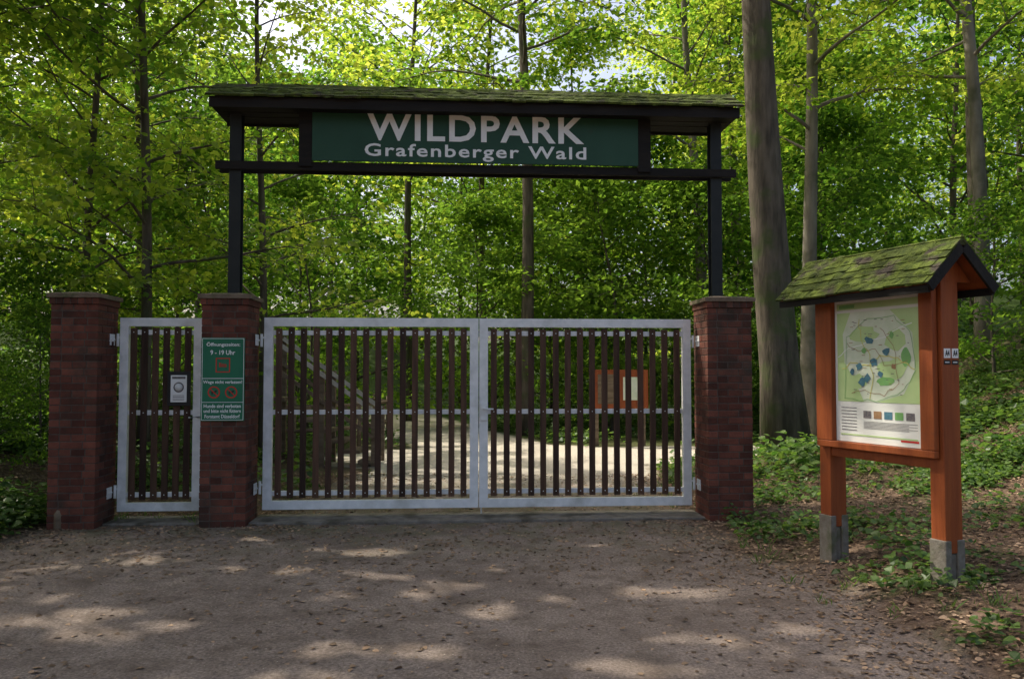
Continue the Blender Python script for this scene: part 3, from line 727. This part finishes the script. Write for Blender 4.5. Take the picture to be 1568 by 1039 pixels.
for i,yc in enumerate((-.02,.055)):
    t=text('mark_%d'%i,'A4',-.02,.02,1.712,1.755,0,'black',nb,.001,.02); t.rotation_euler=(0,0,math.radians(90)); t.location=(xe+.0022,yc,0)
mb=MB(); xa,xb=-1.30,.17; e=.30; ze=2.20; zr=2.50
for s in (-1,1):
    mb.add([(xa,s*e,ze-.012),(xb,s*e,ze-.012),(xb,0,zr-.012),(xa,0,zr-.012),(xa,s*e,ze+.006),(xb,s*e,ze+.006),(xb,0,zr+.006),(xa,0,zr+.006)],
           [(0,1,2,3),(7,6,5,4),(0,4,5,1),(1,5,6,2),(3,7,4,0)],'orange')
    shingles(mb,xa-.02,xb+.02,s*e,ze,0,zr,5,.12,'moss',.016,.03,.012)
    moss_clumps(mb,xa,xb,s*e,ze,0,zr,320,(.012,.045))
    mb.beam((xb+.012,s*(e+.01),ze-.03),(xb+.012,s*.012,zr-.045),.02,.07,'darkwood')
    mb.span((xa,s*e-.012,ze-.065),(xb,s*e+.012,ze-.014),'darkwood')
for x in (.03,-1.12): mb.add([(x,-.22,ze+.03),(x,.22,ze+.03),(x,0,zr-.03),(x+.03,-.22,ze+.03),(x+.03,.22,ze+.03),(x+.03,0,zr-.03)],[(0,1,2),(3,5,4),(0,3,4,1),(1,4,5,2),(2,5,3,0)],'orange')
for i in range(8):
    a=xa-.02+(xb-xa+.04)*i/8; b=xa-.02+(xb-xa+.04)*(i+1)/8-.005; h=random.uniform(0,.008)
    mb.add([(a,-.06,zr-.035+h),(b,-.06,zr-.035+h),(b,0,zr+.03+h),(a,0,zr+.03+h),(a,.06,zr-.035+h),(b,.06,zr-.035+h)],[(0,1,2,3),(3,2,5,4),(0,3,4),(1,5,2),(0,4,5,1)],'moss')
obj('roof',mb.mesh('nb_roof'),parent=nb)

# ------------------------------------------------------------------ things behind the gate
mb=MB(); 
for x in (-.52,.52): mb.span((x-.045,-.03,-.2),(x+.045,.05,1.62),'oldwood')
mb.span((-.62,-.06,.82),(.62,-.032,1.66),'orange'); mb.span((-.50,-.066,.92),(-.02,-.0605,1.56),'oldwood'); mb.span((.06,-.066,1.0),(.46,-.0605,1.5),'mapg3')
obj('wooden_information_board',mb.mesh('wib'),(2.35,17.9,float(Hf(2.35,17.9))),.1,bevel=.005)
mb=MB(); pts=[(-5.4,15.4),(-4.3,16.2),(-3.2,17.2),(-2.9,19.2),(-3.6,21.5)]
P3=[Vector((x,y,float(Hf(x,y)))) for x,y in pts]
for q in P3: mb.tube([q-Vector((0,0,.2)),q+Vector((0,0,1.05))],[.05,.045],'oldwood',n=8)
for a,b in zip(P3[:-1],P3[1:]):
    for h in (.45,.92): mb.tube([a+Vector((0,-.05,h)),b+Vector((0,-.05,h))],[.04,.035],'oldwood',n=7)
obj('rail_fence',mb.mesh('rail_fence'))
mb=MB(); A=Vector((-4.05,13.6,1.25)); B=Vector((-2.35,13.9,.0))
for off in (0,.9):
    o=Vector((.0,off,0))
    mb.beam(A+o+Vector((0,0,.95)),B+o+Vector((0,0,.95)),.06,.07,'palewood'); mb.beam(A+o+Vector((0,0,.5)),B+o+Vector((0,0,.5)),.05,.06,'oldwood')
    for t in (0,.5,1):
        q=A.lerp(B,t)+o; mb.span((q.x-.04,q.y+.04,-.1),(q.x+.04,q.y+.12,q.z+1.0),'oldwood')
for i in range(7):
    q=A.lerp(B,(i+.5)/7); mb.span((q.x-.14,q.y+.05,q.z-.04),(q.x+.14,q.y+.85,q.z+.02),'oldwood')
obj('timber_steps',mb.mesh('timber_steps'))
q=Vector((-4.62,8.42,float(Hf(-4.62,8.42))))
mb=MB(); mb.tube([q-Vector((0,0,.1)),q+Vector((0,0,.16)),q+Vector((0.01,0,.2))],[.055,.05,.035],'oldwood',n=9); obj('wooden_stake',mb.mesh('wooden_stake'))

# ------------------------------------------------------------------ light
sl_=bpy.data.lights.new('sun','SUN'); sl_.energy=5; sl_.angle=math.radians(.5); sl_.color=(1,.93,.80)
so=bpy.data.objects.new('sun',sl_); COL.objects.link(so); so.rotation_euler=SUN.to_track_quat('Z','Y').to_euler(); so.location=(0,0,30)
w=bpy.data.worlds.new('World'); scene.world=w; w.use_nodes=True; nt=w.node_tree; nt.nodes.clear()
sk=nt.nodes.new('ShaderNodeTexSky'); sk.sky_type='NISHITA'; sk.sun_disc=False; sk.sun_elevation=SUN_EL; sk.sun_rotation=SUN_AZ%(2*math.pi)
sk.dust_density=7.0; sk.ozone_density=0.2; sk.air_density=.8
bg=nt.nodes.new('ShaderNodeBackground'); bg.inputs['Strength'].default_value=.30
wo=nt.nodes.new('ShaderNodeOutputWorld'); nt.links.new(sk.outputs[0],bg.inputs[0]); nt.links.new(bg.outputs[0],wo.inputs[0])

# ------------------------------------------------------------------ camera
cam=bpy.data.cameras.new('camera'); co=bpy.data.objects.new('camera',cam); COL.objects.link(co)
cam.lens=28.8; cam.sensor_width=36; cam.clip_end=1000; cam.clip_start=.05
co.location=(0,0,1.6); co.rotation_euler=(math.radians(90+2.3),0,0)
scene.camera=co
print('polys',sum(len(m.polygons) for m in bpy.data.meshes))
